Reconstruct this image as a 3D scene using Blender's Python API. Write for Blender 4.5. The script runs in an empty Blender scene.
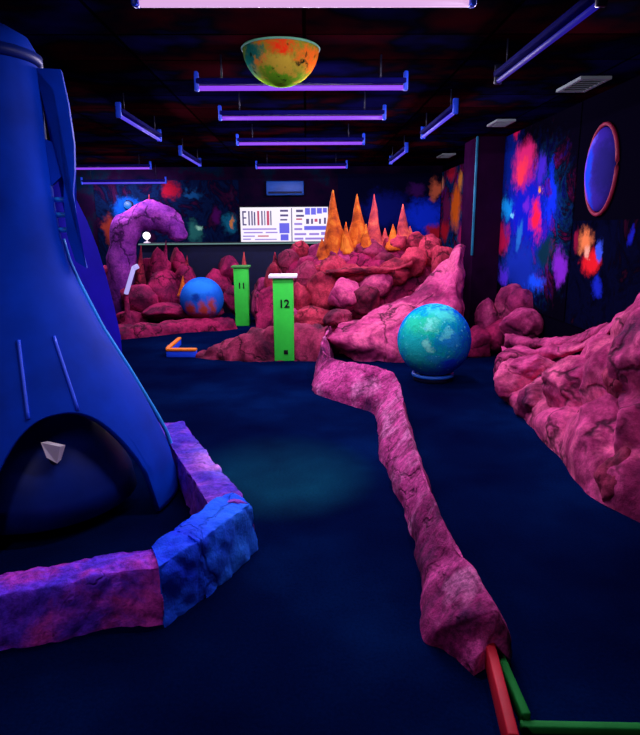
import bpy, bmesh, math, random
from mathutils import Vector, Matrix, Euler, noise

sc = bpy.context.scene
COL = sc.collection
R = math.radians

# ------------------------------------------------------------------ camera
F = 600.0
CAM = Vector((0, 0, 1.55))
ROT = Euler((R(90 - 13.1), 0, R(-1.15)), 'XYZ').to_matrix() @ Matrix.Rotation(R(-0.45), 3, 'Z')
cd = bpy.data.cameras.new('camera')
cam = bpy.data.objects.new('camera', cd)
COL.objects.link(cam)
cam.matrix_world = Matrix.Translation(CAM) @ ROT.to_4x4()
cd.sensor_fit = 'HORIZONTAL'
cd.sensor_width = 36
cd.lens = F / 640 * 36
cd.clip_start = .02
sc.camera = cam

def ray(px, py):
    return ROT @ Vector(((px - 320) / F, (367.5 - py) / F, -1))
def G(px, py, z=0.0):            # where a sight line meets a level plane
    d = ray(px, py); return CAM + d * ((z - CAM.z) / d.z)
def D(px, py, Y):                # ... the plane at distance Y
    d = ray(px, py); return CAM + d * ((Y - CAM.y) / d.y)
def WX(px, py, X):               # ... the plane of a side wall
    d = ray(px, py); return CAM + d * ((X - CAM.x) / d.x)

CEIL = 2.75
WR, WL, WB, WF = 2.75, -5.0, 12.6, -1.2

# ------------------------------------------------------------------ object helpers
def tag(o, label=None, cat=None, group=None, kind=None):
    if label: o['label'] = label
    if cat: o['category'] = cat
    if group: o['group'] = group
    if kind: o['kind'] = kind
    return o
def empty(name, loc, label, cat, group=None):
    o = bpy.data.objects.new(name, None); COL.objects.link(o)
    o.location = loc; o.empty_display_size = .1
    return tag(o, label, cat, group)
def link(name, bm, mat, parent=None, smooth=True, angle=None):
    me = bpy.data.meshes.new(name)
    bmesh.ops.recalc_face_normals(bm, faces=bm.faces)
    if smooth:
        for f in bm.faces: f.smooth = True
    if angle is not None:
        for e in bm.edges:
            if len(e.link_faces) == 2 and e.calc_face_angle(0) > R(angle): e.smooth = False
    bm.to_mesh(me); bm.free()
    me.materials.append(mat)
    o = bpy.data.objects.new(name, me); COL.objects.link(o)
    if parent:
        o.parent = parent
        if parent.type == 'EMPTY': o.matrix_parent_inverse = Matrix.Translation(-parent.location)
    return o
def rebase(o, loc):              # put a mesh's origin at its base
    loc = Vector(loc)
    o.data.transform(Matrix.Translation(-loc)); o.location = loc
    return o
def box(bm, c, s, rot=None, bev=0.0):
    r = bmesh.ops.create_cube(bm, size=1)
    vs = r['verts']
    m = Matrix.Translation(Vector(c)) @ (rot.to_4x4() if rot else Matrix.Identity(4)) @ Matrix.Diagonal((*s, 1))
    bmesh.ops.transform(bm, matrix=m, verts=vs)
    if bev:
        es = list({e for v in vs for e in v.link_edges})
        bmesh.ops.bevel(bm, geom=es, offset=bev, segments=2, affect='EDGES', profile=.5)
def bx(c, s, rot=None, bev=0.0):
    bm = bmesh.new(); box(bm, c, s, rot, bev); return bm
def tube(bm, pts, rad, n=10):
    pts = [Vector(p) for p in pts]
    rings = []
    for i, p in enumerate(pts):
        t = (pts[min(i + 1, len(pts) - 1)] - pts[max(i - 1, 0)]).normalized()
        a = t.cross(Vector((0, 0, 1)))
        if a.length < 1e-3: a = Vector((1, 0, 0))
        a.normalize(); b = t.cross(a)
        r = rad[i] if isinstance(rad, (list, tuple)) else rad
        rings.append([bm.verts.new(p + (a * math.cos(k * 2 * math.pi / n) + b * math.sin(k * 2 * math.pi / n)) * r) for k in range(n)])
    for i in range(len(rings) - 1):
        for k in range(n):
            bm.faces.new((rings[i][k], rings[i][(k + 1) % n], rings[i + 1][(k + 1) % n], rings[i + 1][k]))
    bm.faces.new(rings[0]); bm.faces.new(rings[-1])
def lathe(bm, prof, c, n=48, cap=True):
    c = Vector(c); rings = []
    for r, z in prof:
        rings.append([bm.verts.new(c + Vector((r * math.cos(k * 2 * math.pi / n), r * math.sin(k * 2 * math.pi / n), z))) for k in range(n)])
    for i in range(len(rings) - 1):
        for k in range(n):
            bm.faces.new((rings[i][k], rings[i][(k + 1) % n], rings[i + 1][(k + 1) % n], rings[i + 1][k]))
    if cap:
        bm.faces.new(rings[0]); bm.faces.new(rings[-1])
def cr(p0, p1, p2, p3, t):
    return .5 * ((2 * p1) + (p2 - p0) * t + (2 * p0 - 5 * p1 + 4 * p2 - p3) * t * t + (3 * p1 - p0 - 3 * p2 + p3) * t ** 3)
def resample(P, n):
    m = len(P) - 1; out = []
    for i in range(n + 1):
        u = i / n * m; k = min(int(u), m - 1); t = u - k
        out.append(cr(P[max(k - 1, 0)], P[k], P[k + 1], P[min(k + 2, m)], t))
    return out
def lump(p, freq, seed):
    q = p * freq + Vector((seed * 7.13, seed * 3.7, seed * 1.9))
    return noise.fractal(q, .9, 2.1, 4) * .6 + (noise.turbulence(q * .8, 3, True) - .5) * .5
def cell(p, freq, seed):         # chunky broken-rock relief
    q = p * freq + Vector((seed * 5.3, seed * 2.1, seed))
    d, _ = noise.voronoi(q)
    return min(d[1] - d[0], .45) / .45 - .55
def sweep(stations, nu, nv, amp=.03, freq=3.0, seed=1, chunk=0.0, cfreq=3.0, floor=0.0):
    """sculpted rock skin through cross-sections (each the same number of points)"""
    S = [resample([Vector(p) for p in s], nv) for s in stations]
    cols = [resample([s[j] for s in S], nu) for j in range(nv + 1)]
    grid = [[cols[j][i] for j in range(nv + 1)] for i in range(nu + 1)]
    bm = bmesh.new()
    V = [[bm.verts.new(p) for p in row] for row in grid]
    for i in range(nu):
        for j in range(nv):
            bm.faces.new((V[i][j], V[i][j + 1], V[i + 1][j + 1], V[i + 1][j]))
    bm.faces.new([V[0][j] for j in range(nv + 1)])
    bm.faces.new([V[nu][j] for j in range(nv + 1)])
    bmesh.ops.recalc_face_normals(bm, faces=bm.faces)
    bm.normal_update()
    mv = []
    for v in bm.verts:
        d = lump(v.co, freq, seed) * amp
        if chunk: d += cell(v.co, cfreq, seed) * chunk
        mv.append(v.co + v.normal * d * max(.12, min(1, v.co.z / .3 if chunk > .1 else 1)))
    for v, p in zip(bm.verts, mv):
        v.co = p
        if v.co.z < floor: v.co.z = floor
    return bm
def boulder(c, r, seed, sub=4, amp=.16, rough=1.6, floor=0.0, rot=0.0, facets=7):
    rnd = random.Random(seed)
    bm = bmesh.new()
    bmesh.ops.create_icosphere(bm, subdivisions=sub, radius=1)
    planes = []
    for k in range(facets):
        n = Vector((rnd.uniform(-1, 1), rnd.uniform(-1, 1), rnd.uniform(-.6, 1))).normalized()
        planes.append((n, rnd.uniform(.62, .88)))
    M = Matrix.Rotation(rot, 3, 'Z')
    for v in bm.verts:
        p = v.co.copy()
        for n, d in planes:
            s = p.dot(n) - d
            if s > 0: p -= n * s * .85
        p *= 1 + amp * lump(p, rough, seed)
        p = M @ Vector((p.x * r[0], p.y * r[1], p.z * r[2]))
        v.co = Vector(c) + p
        if v.co.z < floor: v.co.z = floor
    return bm
def spike(base, tip, r0, seed, n=14, m=14, amp=.22):
    base = Vector(base); tip = Vector(tip)
    bm = bmesh.new(); rings = []
    rnd = random.Random(seed)
    for i in range(m + 1):
        t = i / m
        c = base.lerp(tip, t) + Vector((math.sin(t * 5 + seed), math.cos(t * 4 + seed), 0)) * r0 * .1 * (1 - t)
        rr = r0 * ((1 - t) ** 1.05 * .95 + .04)
        ring = []
        for k in range(n):
            a = k * 2 * math.pi / n
            d = Vector((math.cos(a), math.sin(a), 0))
            q = rr * (1 + amp * noise.noise(Vector((d.x * 1.7, d.y * 1.7, t * 4 + seed * 3))) + .08 * math.cos(a * 4 + seed))
            ring.append(bm.verts.new(c + d * q))
        rings.append(ring)
    for i in range(m):
        for k in range(n):
            bm.faces.new((rings[i][k], rings[i][(k + 1) % n], rings[i + 1][(k + 1) % n], rings[i + 1][k]))
    bm.faces.new(rings[0]); bm.faces.new(rings[-1])
    return bm

# ------------------------------------------------------------------ materials
def rgb(r, g, b):                # sRGB 0..255 to linear
    f = lambda c: (c / 255 / 12.92) if c / 255 <= .04045 else ((c / 255 + .055) / 1.055) ** 2.4
    return (f(r), f(g), f(b), 1)
class NT:
    def __init__(s, name):
        s.m = bpy.data.materials.new(name); s.m.use_nodes = True
        s.t = s.m.node_tree; s.t.nodes.clear()
        s.out = s.n('ShaderNodeOutputMaterial'); s.b = s.n('ShaderNodeBsdfPrincipled')
        s.l(s.b.outputs[0], s.out.inputs[0])
        s.co = s.n('ShaderNodeNewGeometry').outputs['Position']
    def n(s, k, **kw):
        x = s.t.nodes.new(k)
        for a, v in kw.items(): setattr(x, a, v)
        return x
    def l(s, a, b): s.t.links.new(a, b)
    def noise(s, scale, detail=5, rough=.6, co=None, dist=0.0):
        x = s.n('ShaderNodeTexNoise'); x.inputs['Scale'].default_value = scale
        x.inputs['Detail'].default_value = detail; x.inputs['Roughness'].default_value = rough
        x.inputs['Distortion'].default_value = dist
        s.l(co or s.co, x.inputs['Vector']); return x
    def ramp(s, fac, stops):
        x = s.n('ShaderNodeValToRGB'); e = x.color_ramp.elements
        e[0].position, e[0].color = stops[0]; e[1].position, e[1].color = stops[-1]
        for p, c in stops[1:-1]:
            k = e.new(p); k.color = c
        s.l(fac, x.inputs[0]); return x.outputs[0]
    def mix(s, fac, a, b, mode='MIX'):
        x = s.n('ShaderNodeMix', data_type='RGBA', blend_type=mode)
        for sock, v in ((x.inputs[0], fac), (x.inputs[6], a), (x.inputs[7], b)):
            if isinstance(v, (tuple, float, int)): sock.default_value = v
            else: s.l(v, sock)
        return x.outputs[2]
    def math(s, op, a, b=0.0):
        x = s.n('ShaderNodeMath', operation=op)
        for i, v in enumerate((a, b)):
            if isinstance(v, (float, int)): x.inputs[i].default_value = v
            else: s.l(v, x.inputs[i])
        return x.outputs[0]
    def mr(s, v, a, b, c, d):
        x = s.n('ShaderNodeMapRange', interpolation_type='SMOOTHSTEP')
        for i, q in enumerate((a, b, c, d)): x.inputs[i + 1].default_value = q
        s.l(v, x.inputs[0]); return x.outputs[0]
    def bump(s, h, strength=.5, dist=.02):
        x = s.n('ShaderNodeBump'); x.inputs['Strength'].default_value = strength
        x.inputs['Distance'].default_value = dist
        s.l(h, x.inputs['Height']); s.l(x.outputs[0], s.b.inputs['Normal'])
    def color(s, c):
        if isinstance(c, tuple): s.b.inputs['Base Color'].default_value = c
        else: s.l(c, s.b.inputs['Base Color'])
    def rough(s, r, spec=.3):
        s.b.inputs['Roughness'].default_value = r; s.b.inputs['Specular IOR Level'].default_value = spec

def plain(name, c, rough=.6, spec=.3, var=.25, scale=9, metal=0.0):
    t = NT(name)
    n = t.noise(scale, 4)
    dark = tuple(x * (1 - var) for x in c[:3]) + (1,)
    t.color(t.ramp(n.outputs[0], [(.3, dark), (.7, c)])); t.rough(rough, spec)
    t.b.inputs['Metallic'].default_value = metal
    return t.m
def rock(name, c1, c2, c3, crack, scale=2.2, crack_w=.05, cscale=3.2, speck=.25, pale=None, crack_k=.8):
    t = NT(name)
    n1 = t.noise(scale, 6, .62, dist=.6)
    n2 = t.noise(scale * 11, 5, .7)
    base = t.ramp(n1.outputs[0], [(.3, c3), (.45, c2), (.6, c1)])
    if pale:
        n5 = t.noise(scale * .8, 5, .65, dist=1.0)
        base = t.mix(t.mr(n5.outputs[0], .49, .64, 0, .85), base, pale)
    fine = t.ramp(n2.outputs[0], [(.36, (.35, .3, .4, 1)), (.62, (1.25, 1.2, 1.25, 1))])
    base = t.mix(speck * 2.2, base, fine, 'MULTIPLY')
    wn = t.noise(cscale * 1.4, 4)                     # warp for the painted crack lines
    w = t.n('ShaderNodeVectorMath', operation='MULTIPLY_ADD')
    t.l(wn.outputs['Color'], w.inputs[0]); w.inputs[1].default_value = (.5, .5, .5); t.l(t.co, w.inputs[2])
    v = t.n('ShaderNodeTexVoronoi', feature='DISTANCE_TO_EDGE'); v.inputs['Scale'].default_value = cscale
    t.l(w.outputs[0], v.inputs['Vector'])
    k = t.mr(v.outputs['Distance'], 0, crack_w, 1, 0)
    n6 = t.noise(scale * 1.3, 2)                      # cracks come and go
    k = t.math('MULTIPLY', k, t.mr(n6.outputs[0], .4, .58, 0, 1))
    base = t.mix(t.math('MULTIPLY', k, crack_k), base, crack)
    t.color(base); t.rough(.85, .12)
    h = t.math('ADD', t.math('MULTIPLY', n2.outputs[0], .5), t.math('MULTIPLY', k, -.4))
    t.bump(h, .7, .03)
    return t.m
def paint(name, base, blobs, warp=.25, wscale=4.0, rough=.7, bumpy=.0, spatter=None, rag=1.0, soft=(1.25, .4), spec=.0):
    """painted patches: blobs = [(centre, radii, colour)] with ragged edges"""
    t = NT(name)
    n = t.noise(wscale, 5, .65)
    o = t.n('ShaderNodeVectorMath', operation='SUBTRACT'); t.l(n.outputs['Color'], o.inputs[0]); o.inputs[1].default_value = (.5, .5, .5)
    w = t.n('ShaderNodeVectorMath', operation='MULTIPLY_ADD'); t.l(o.outputs[0], w.inputs[0])
    w.inputs[1].default_value = (warp * 2,) * 3; t.l(t.co, w.inputs[2])
    n3 = t.noise(wscale * 3.2, 6, .75)
    col = base
    if isinstance(base, list):
        nb = t.noise(base[0], 6, .7, dist=1.2); col = t.ramp(nb.outputs[0], base[1])
    for c, r, k in blobs:
        if isinstance(k, list):
            nb = t.noise(k[0], 6, .7, dist=1.2); k = t.ramp(nb.outputs[0], k[1])
        a = t.n('ShaderNodeVectorMath', operation='SUBTRACT'); t.l(w.outputs[0], a.inputs[0]); a.inputs[1].default_value = tuple(c)
        m = t.n('ShaderNodeVectorMath', operation='DIVIDE'); t.l(a.outputs[0], m.inputs[0]); m.inputs[1].default_value = tuple(r)
        ln = t.n('ShaderNodeVectorMath', operation='LENGTH'); t.l(m.outputs[0], ln.inputs[0])
        d = t.math('ADD', ln.outputs['Value'], t.math('MULTIPLY', t.math('SUBTRACT', n3.outputs[0], .5), rag))
        col = t.mix(t.mr(d, soft[0], soft[1], 0, 1), col, k)
    if spatter:
        n4 = t.noise(spatter[0], 2, .5)
        col = t.mix(t.mr(n4.outputs[0], .62, .72, 0, .8), col, spatter[1])
    t.color(col); t.rough(rough, spec)
    if bumpy: t.bump(n3.outputs[0], bumpy, .03)
    return t.m
def emit(name, c, s, edge=None):
    t = NT(name); t.color((.02, .02, .02, 1))
    t.b.inputs['Emission Color'].default_value = c; t.b.inputs['Emission Strength'].default_value = s
    return t.m

M = {}
M['rock_pink'] = rock('pink_rock', rgb(210, 70, 129), rgb(148, 34, 86), rgb(78, 17, 58), rgb(22, 4, 22), 1.9, .05, 1.7, .25, rgb(234, 95, 140))
M['rock_red'] = rock('red_rock', rgb(202, 58, 83), rgb(138, 28, 52), rgb(68, 12, 35), rgb(20, 3, 17), 2.4, .06, 2.0)
M['rock_mag'] = rock('magenta_rock', rgb(175, 32, 85), rgb(109, 16, 60), rgb(45, 7, 36), rgb(18, 2, 17), 2.4, .05, 2.2)
M['rock_brown'] = rock('brown_pink_rock', rgb(163, 47, 83), rgb(105, 26, 54), rgb(48, 10, 33), rgb(16, 3, 14), 2.4, .05, 2.2)
M['rock_div'] = rock('speckled_pink_rock', rgb(210, 71, 143), rgb(148, 32, 96), rgb(68, 18, 65), rgb(20, 5, 27), 3.0, .05, 2.6, .40, rgb(220, 120, 169), .5)
M['rock_violet'] = rock('violet_rock', rgb(148, 67, 194), rgb(81, 47, 194), rgb(45, 37, 172), rgb(22, 12, 86), 2.6, .02, 2.0, .3)
M['rock_plum'] = rock('plum_rock', rgb(215, 62, 180), rgb(115, 52, 225), rgb(66, 46, 215), rgb(30, 10, 80), 2.8, .02, 1.6, .34, None, .2)
M['rock_blue'] = rock('blue_rock', rgb(40, 125, 255), rgb(28, 92, 255), rgb(20, 60, 240), rgb(8, 14, 90), 2.0, .015, 1.3, .12, None, .2)
M['rock_arch'] = rock('purple_rock', rgb(171, 67, 176), rgb(126, 42, 146), rgb(81, 25, 103), rgb(27, 7, 52), 2.5, .05, 1.6)
def stal(name, top, mid, low):
    t = NT(name); n = t.noise(5, 5, .7, dist=.5)
    t.color(t.ramp(n.outputs[0], [(.3, low), (.5, mid), (.72, top)])); t.rough(.8, .15); t.bump(n.outputs[0], .6, .03); return t.m
M['stal_orange'] = stal('orange_stone', rgb(245, 160, 50), rgb(205, 92, 24), rgb(130, 44, 22))
M['stal_pink'] = stal('coral_stone', rgb(240, 120, 80), rgb(190, 66, 66), rgb(115, 32, 58))
M['blue_paint'] = plain('blue_rocket_paint', rgb(2, 56, 182), .6, .05, .4, 3)
M['indigo_paint'] = plain('indigo_paint', rgb(34, 22, 190), .5, .15, .35, 3)
M['cyan_rung_rimlight'] = plain('cyan_rung_rimlight', rgb(40, 165, 255), .4, .5, .2)
M['dark_metal'] = plain('dark_metal', rgb(22, 26, 50), .45, .4, .4)
M['nozzle'] = plain('nozzle_metal', rgb(8, 36, 120), .45, .15, .5, 4)
M['black'] = plain('black_paint', rgb(14, 12, 18), .7, .2, .3)
M['blue_cap'] = plain('cap_glow_blue', rgb(40, 90, 255), .4, .4, .2)  # end caps carry the tubes' blue glow in their colour; also rocket seams
M['housing'] = plain('housing_glow_blue', rgb(16, 14, 96), .8, .03, .3)  # blue glow of the tubes put into the housing colour
M['white'] = plain('white_paint', rgb(245, 235, 235), .6, .3, .08)
M['pale'] = plain('pale_vent_paint', rgb(130, 145, 140), .6, .3, .15)
M['green'] = plain('green_paint', rgb(60, 245, 70), .6, .3, .18, 5)
M['green_dim'] = plain('dark_green_paint', rgb(60, 150, 60), .6, .3, .2, 5)
M['red'] = plain('red_paint', rgb(205, 18, 42), .6, .3, .25)
M['board_green'] = plain('board_green_paint', rgb(30, 140, 55), .7, .1, .3)
M['orange'] = plain('orange_paint', rgb(255, 130, 20), .6, .3, .2)
M['board_blue'] = plain('board_blue_paint', rgb(25, 80, 255), .6, .3, .2)
M['navy'] = plain('navy_paint', rgb(10, 16, 52), .6, .2, .4)
M['teal'] = plain('teal_lit_edge', rgb(30, 140, 170), .6, .3, .5, 5)
M['vent_blue'] = plain('blue_unit_paint', rgb(20, 80, 170), .5, .3, .3, 4)
M['rim_green'] = plain('rim_green', rgb(120, 200, 150), .6, .3, .3)
M['tube_violet'] = emit('violet_tube', (.30, .06, .95, 1), 1.0)
M['tube_blue'] = emit('blue_tube', (.10, .06, .95, 1), .85)
M['tube_dim'] = emit('dim_blue_tube', (.02, .015, .55, 1), .45)
M['tube_pink'] = emit('pink_white_tube', (.75, .42, .80, 1), 1.0)
M['lamp_white'] = emit('white_lamp', (1, .9, 1, 1), 1.8)
M['lamp_blue'] = emit('blue_lamp', (.01, .25, 1, 1), .8)
M['stick'] = emit('violet_stick', (.5, .42, 1, 1), .9)
M['rail'] = emit('pale_green_edge', (.25, .55, .52, 1), .38)
M['screen'] = emit('white_backlit_panel', (.95, .88, 1, 1), 1.0)
M['screen_blue'] = emit('blue_backlit_ink', (.10, .10, .85, 1), .9)
M['screen_red'] = emit('red_backlit_ink', (.65, .03, .12, 1), .8)
M['screen_dark'] = emit('dark_backlit_ink', (.05, .03, .22, 1), .7)
M['screen_lilac'] = emit('lilac_backlit_ink', (.35, .22, .85, 1), .8)

# floor: blue carpet with teal blotches
t = NT('blue_carpet')
n = t.noise(.7, 4, .55); n2 = t.noise(70, 4, .7)
c = t.ramp(n.outputs[0], [(.36, rgb(2, 6, 38)), (.52, rgb(2, 14, 52)), (.66, rgb(3, 25, 70))])
c = t.mix(.6, c, t.ramp(n2.outputs[0], [(.3, (.45, .45, .45, 1)), (.7, (1.3, 1.3, 1.3, 1))]), 'MULTIPLY')
t.color(c); t.rough(.9, .0); t.bump(n2.outputs[0], .4, .006)
M['carpet'] = t.m
# ceiling: black tiles, some dark red or navy
t = NT('ceiling_tiles')
br = t.n('ShaderNodeTexBrick'); br.offset = 0
br.inputs['Scale'].default_value = 1; br.inputs['Brick Width'].default_value = 1.2; br.inputs['Row Height'].default_value = .6
br.inputs['Mortar Size'].default_value = .012
br.inputs['Color1'].default_value = (1, 1, 1, 1); br.inputs['Color2'].default_value = (.25, .25, .25, 1); br.inputs['Mortar'].default_value = (.1, .1, .1, 1)
t.l(t.co, br.inputs['Vector'])
n = t.noise(1.1, 3)
c = t.ramp(n.outputs[0], [(.36, rgb(13, 12, 62)), (.5, rgb(8, 7, 17)), (.62, rgb(46, 5, 14))])
t.color(t.mix(1.0, c, br.outputs['Color'], 'MULTIPLY')); t.rough(.9, .0)
M['ceiling'] = t.m
M['wall'] = paint('dark_wall_paint', rgb(6, 4, 16), [], .2)
t = NT('back_wall_paint')
n = t.noise(1.3, 5, .6)
t.color(t.ramp(n.outputs[0], [(.36, rgb(5, 6, 26)), (.52, rgb(24, 6, 32)), (.6, rgb(5, 24, 42)), (.72, rgb(10, 10, 58))])); t.rough(.9, .0)
M['wall_back'] = t.m

# ------------------------------------------------------------------ the setting
def quad(name, pts, mat, th):
    """slab: pts counter-clockwise seen from inside, thickness going outwards"""
    bm = bmesh.new(); P = [Vector(p) for p in pts]
    nrm = (P[1] - P[0]).cross(P[2] - P[0]).normalized()
    a = [bm.verts.new(p) for p in P]; b = [bm.verts.new(p - nrm * th) for p in P]
    bm.faces.new(a); bm.faces.new(b[::-1])
    for i in range(4): bm.faces.new((a[i], b[i], b[(i + 1) % 4], a[(i + 1) % 4]))
    return tag(link(name, bm, mat, smooth=False), kind='structure')
quad('floor', [(WL, WF, 0), (WR, WF, 0), (WR, WB, 0), (WL, WB, 0)], M['carpet'], .1)
quad('ceiling', [(WL, WF, CEIL), (WL, WB, CEIL), (WR, WB, CEIL), (WR, WF, CEIL)], M['ceiling'], .1)
quad('wall_left', [(WL, WF, 0), (WL, WB, 0), (WL, WB, CEIL), (WL, WF, CEIL)], M['wall'], .1)
quad('wall_right', [(WR, WB, 0), (WR, WF, 0), (WR, WF, CEIL), (WR, WB, CEIL)], M['wall'], .1)
quad('wall_back', [(WL, WB, 0), (WR, WB, 0), (WR, WB, CEIL), (WL, WB, CEIL)], M['wall_back'], .1)
quad('wall_front', [(WR, WF, 0), (WL, WF, 0), (WL, WF, CEIL), (WR, WF, CEIL)], M['wall'], .1)

# dark pier against the right wall with its teal-lit corner put in as a painted strip
pier = empty('wall_pier', (2.6, 9.0, 0), 'dark plum pier standing against the painted wall with a thin painted strip for its teal-lit corner', 'pillar')
link('shaft', bx((2.555, 9.0, CEIL / 2), (.39, .7, CEIL)), plain('plum_paint', rgb(40, 8, 42), .8, .0, .4, 3), pier, False)
link('lit_edge_strip', bx((2.35, 8.64, 1.95), (.03, .03, 1.6), None, .006), M['teal'], pier)

# ------------------------------------------------------------------ blacklight fittings
LIGHTS = []; POWER = 3.6
TZ = 2.53
def fitting(x, y, L, along, tubemat, label, power, colr=(.80, .70, 1.0), z=TZ, r=.016):
    root = empty('blacklight_fitting', (x, y, CEIL), label, 'ceiling light', 'blacklight tubes under the ceiling')
    ax = Vector((1, 0, 0)) if along == 'x' else Vector((0, 1, 0))
    c = Vector((x, y, z))
    sz = lambda l, w, h: (l, w, h) if along == 'x' else (w, l, h)
    link('housing', bx(c + Vector((0, 0, .045)), sz(L, .07, .035), None, .008), M['housing'], root)
    bm = bmesh.new(); tube(bm, [c - ax * (L / 2 - .02), c + ax * (L / 2 - .02)], r, 12)
    link('tube', bm, tubemat, root)
    for s in (-1, 1):
        link('end_cap', bx(c + ax * s * (L / 2) + Vector((0, 0, .045)), sz(.03, .05, .13), None, .008), M['dark_metal' if tubemat == M['tube_dim'] else 'blue_cap'], root)
        bm = bmesh.new(); q = c + ax * s * (L / 2 - .18)
        tube(bm, [q + Vector((0, 0, .07)), Vector((q.x, q.y, CEIL))], .006, 8)
        link('hanger', bm, M['dark_metal'], root)
    if power:
        for sg in (-1, 1):
            ld = bpy.data.lights.new('blacklight', 'AREA'); ld.shape = 'RECTANGLE'
            ld.size = L * .95; ld.size_y = .03; ld.energy = power * .5 * POWER; ld.color = colr
            lo = bpy.data.objects.new('blacklight', ld); COL.objects.link(lo)
            lo.location = c - Vector((0, 0, r + .012))
            M3 = Matrix.Rotation(R(sg * 48), 3, 'X')
            if along == 'y': M3 = Matrix.Rotation(R(90), 3, 'Z') @ M3
            lo.rotation_euler = M3.to_euler()
            LIGHTS.append(lo)
    return root
def mid(a, b): return [(a[0] + b[0]) / 2, (a[1] + b[1]) / 2]
row = [((140, 2), (468, 2), 'tube_pink', 'nearest ceiling tube, glowing pale pink, above the hanging planet dome', 11),
       ((195, 90), (410, 86), 'tube_violet', 'violet ceiling tube just behind the planet dome, longest violet one', 13),
       ((219, 120), (388, 116), 'tube_violet', 'violet ceiling tube between the planet dome tube and the two far tubes', 15),
       ((235, 145), (368, 142), 'tube_violet', 'violet ceiling tube second nearest the back wall in the middle row', 16),
       ((256, 169), (349, 166), 'tube_violet', 'violet ceiling tube right above the lit board, last of the middle row', 18)]
for a, b, mt, lab, pw in row:
    p, q = G(*a, TZ), G(*b, TZ)
    fitting((p.x + q.x) / 2, (p.y + q.y) / 2, 1.5, 'x', M[mt], lab, pw, r=.022 if mt == 'tube_pink' else .017)
p = G(111, 168.5, TZ); fitting(p.x - .1, p.y, 1.5, 'x', M['tube_violet'], 'violet crosswise ceiling tube behind the rocket, upper of two', 16)
p = G(124, 183, TZ); p = D(124, 183, WB - .5); fitting(p.x, p.y, 1.6, 'x', M['tube_blue'], 'blue crosswise ceiling tube behind the rocket, lower of two', 16, z=p.z)
for a, b, mt, lab, pw in [((118, 115), (160, 140), 'tube_blue', 'blue lengthwise ceiling tube nearer the rocket on the left side', 13),
                          ((180, 153), (200, 166), 'tube_blue', 'short-looking blue lengthwise ceiling tube on the left, nearer the back wall', 13),
                          ((457, 110), (422, 138), 'tube_blue', 'bright blue lengthwise ceiling tube in the middle of the right line', 14),
                          ((408, 148), (390, 165), 'tube_blue', 'farthest lengthwise blue ceiling tube in the right line', 14),
                          ((590, 10), (503, 78), 'tube_dim', 'dim blue lengthwise ceiling tube nearest in the right line', 11)]:
    p, q = G(*a, TZ), G(*b, TZ)
    fitting((p.x + q.x) / 2, (p.y + q.y) / 2, 1.5, 'y', M[mt], lab, pw)

fitting(-1.5, .6, 1.5, 'y', M['tube_blue'], 'added unseen blue lengthwise ceiling tube overhead, lighting the rocket and violet rock border', 9)  # extra tube out of view, added to light the rocket and border

# green spot added out of view to throw a light pool on the carpet
sx, sy = .2, 2.3
sp_ = empty('added_spot_lamp', (sx, sy, CEIL), 'added unseen ceiling spot lamp throwing green light on the carpet beside the blue border', 'spot lamp')
bm = bmesh.new(); lathe(bm, [(.03, CEIL), (.03, CEIL - .06), (.06, CEIL - .07), (.07, CEIL - .16), (.06, CEIL - .17), (.05, CEIL - .1), (.01, CEIL - .1)], (sx, sy, 0), 24, False)
link('housing', bm, M['black'], sp_)
ld = bpy.data.lights.new('spot', 'SPOT'); ld.energy = 2600; ld.color = (.5, 1.0, .22); ld.spot_size = R(26); ld.spot_blend = 1.0; ld.shadow_soft_size = .04
lo = bpy.data.objects.new('spot', ld); COL.objects.link(lo); lo.location = (sx, sy, CEIL - .18)
lo.rotation_euler = (G(282, 475) - lo.location).to_track_quat('-Z', 'Y').to_euler()

# pale ceiling vents in a line by the right wall
def vent(x, y, w, l, label):
    root = empty('ceiling_vent', (x, y, CEIL), label, 'vent', 'pale ceiling vents')
    bm = bmesh.new()
    for s in (-1, 1):
        box(bm, (x + s * (w / 2 - .015), y, CEIL - .012), (.03, l, .024)); box(bm, (x, y + s * (l / 2 - .015), CEIL - .012), (w - .06, .03, .024))
    link('frame', bm, M['pale'], root, False)
    k = 6
    for i in range(k):
        link('slat', bx((x, y - l / 2 + .03 + (i + .5) * (l - .06) / k, CEIL - .016), (w - .06, .03, .006), Euler((R(35), 0, 0)).to_matrix()), M['pale'], root, False)
p = G(583, 83, CEIL); vent(p.x, p.y, .26, .5, 'pale ceiling vent nearest along the painted wall, largest of three')
p = G(501, 122, CEIL); vent(p.x, p.y, .22, .4, 'pale ceiling vent above the red and blue nebula mural')
p = G(446, 155, CEIL); vent(p.x, p.y, .22, .5, 'pale ceiling vent farthest away, above the plum pier')

# painted half-planet under the ceiling
pc = D(281, 62, 4.5); pc.z = CEIL
px = lambda dx, dz, dy=-.1: pc + Vector((dx, dy, dz))
dome_m = paint('planet_dome_paint', rgb(120, 150, 40),
    [(px(.0, -.03), (.16, .3, .10), rgb(250, 50, 20)), (px(.2, -.1), (.1, .3, .09), rgb(245, 110, 30)),
     (px(-.2, -.1), (.09, .3, .12), rgb(20, 110, 90)), (px(.0, -.15), (.2, .3, .07), rgb(200, 170, 50)),
     (px(.0, -.23), (.14, .3, .05), rgb(100, 170, 30)), (px(.13, -.13), (.06, .2, .03), rgb(30, 40, 20)),
     (px(-.1, -.12), (.05, .2, .05), rgb(235, 130, 50))], .16, 11, .9, .2, (16, rgb(20, 40, 20)))
dome = empty('planet_dome', pc, 'half-round red, yellow and green painted planet fixed under the ceiling', 'planet model')
bm = bmesh.new(); lathe(bm, [(.262 * math.cos(a), -.245 * math.sin(a)) for a in [i * math.pi / 2 / 16 for i in range(16)]] + [(.004, -.245)], pc, 48)
link('shell', bm, dome_m, dome)
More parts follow.
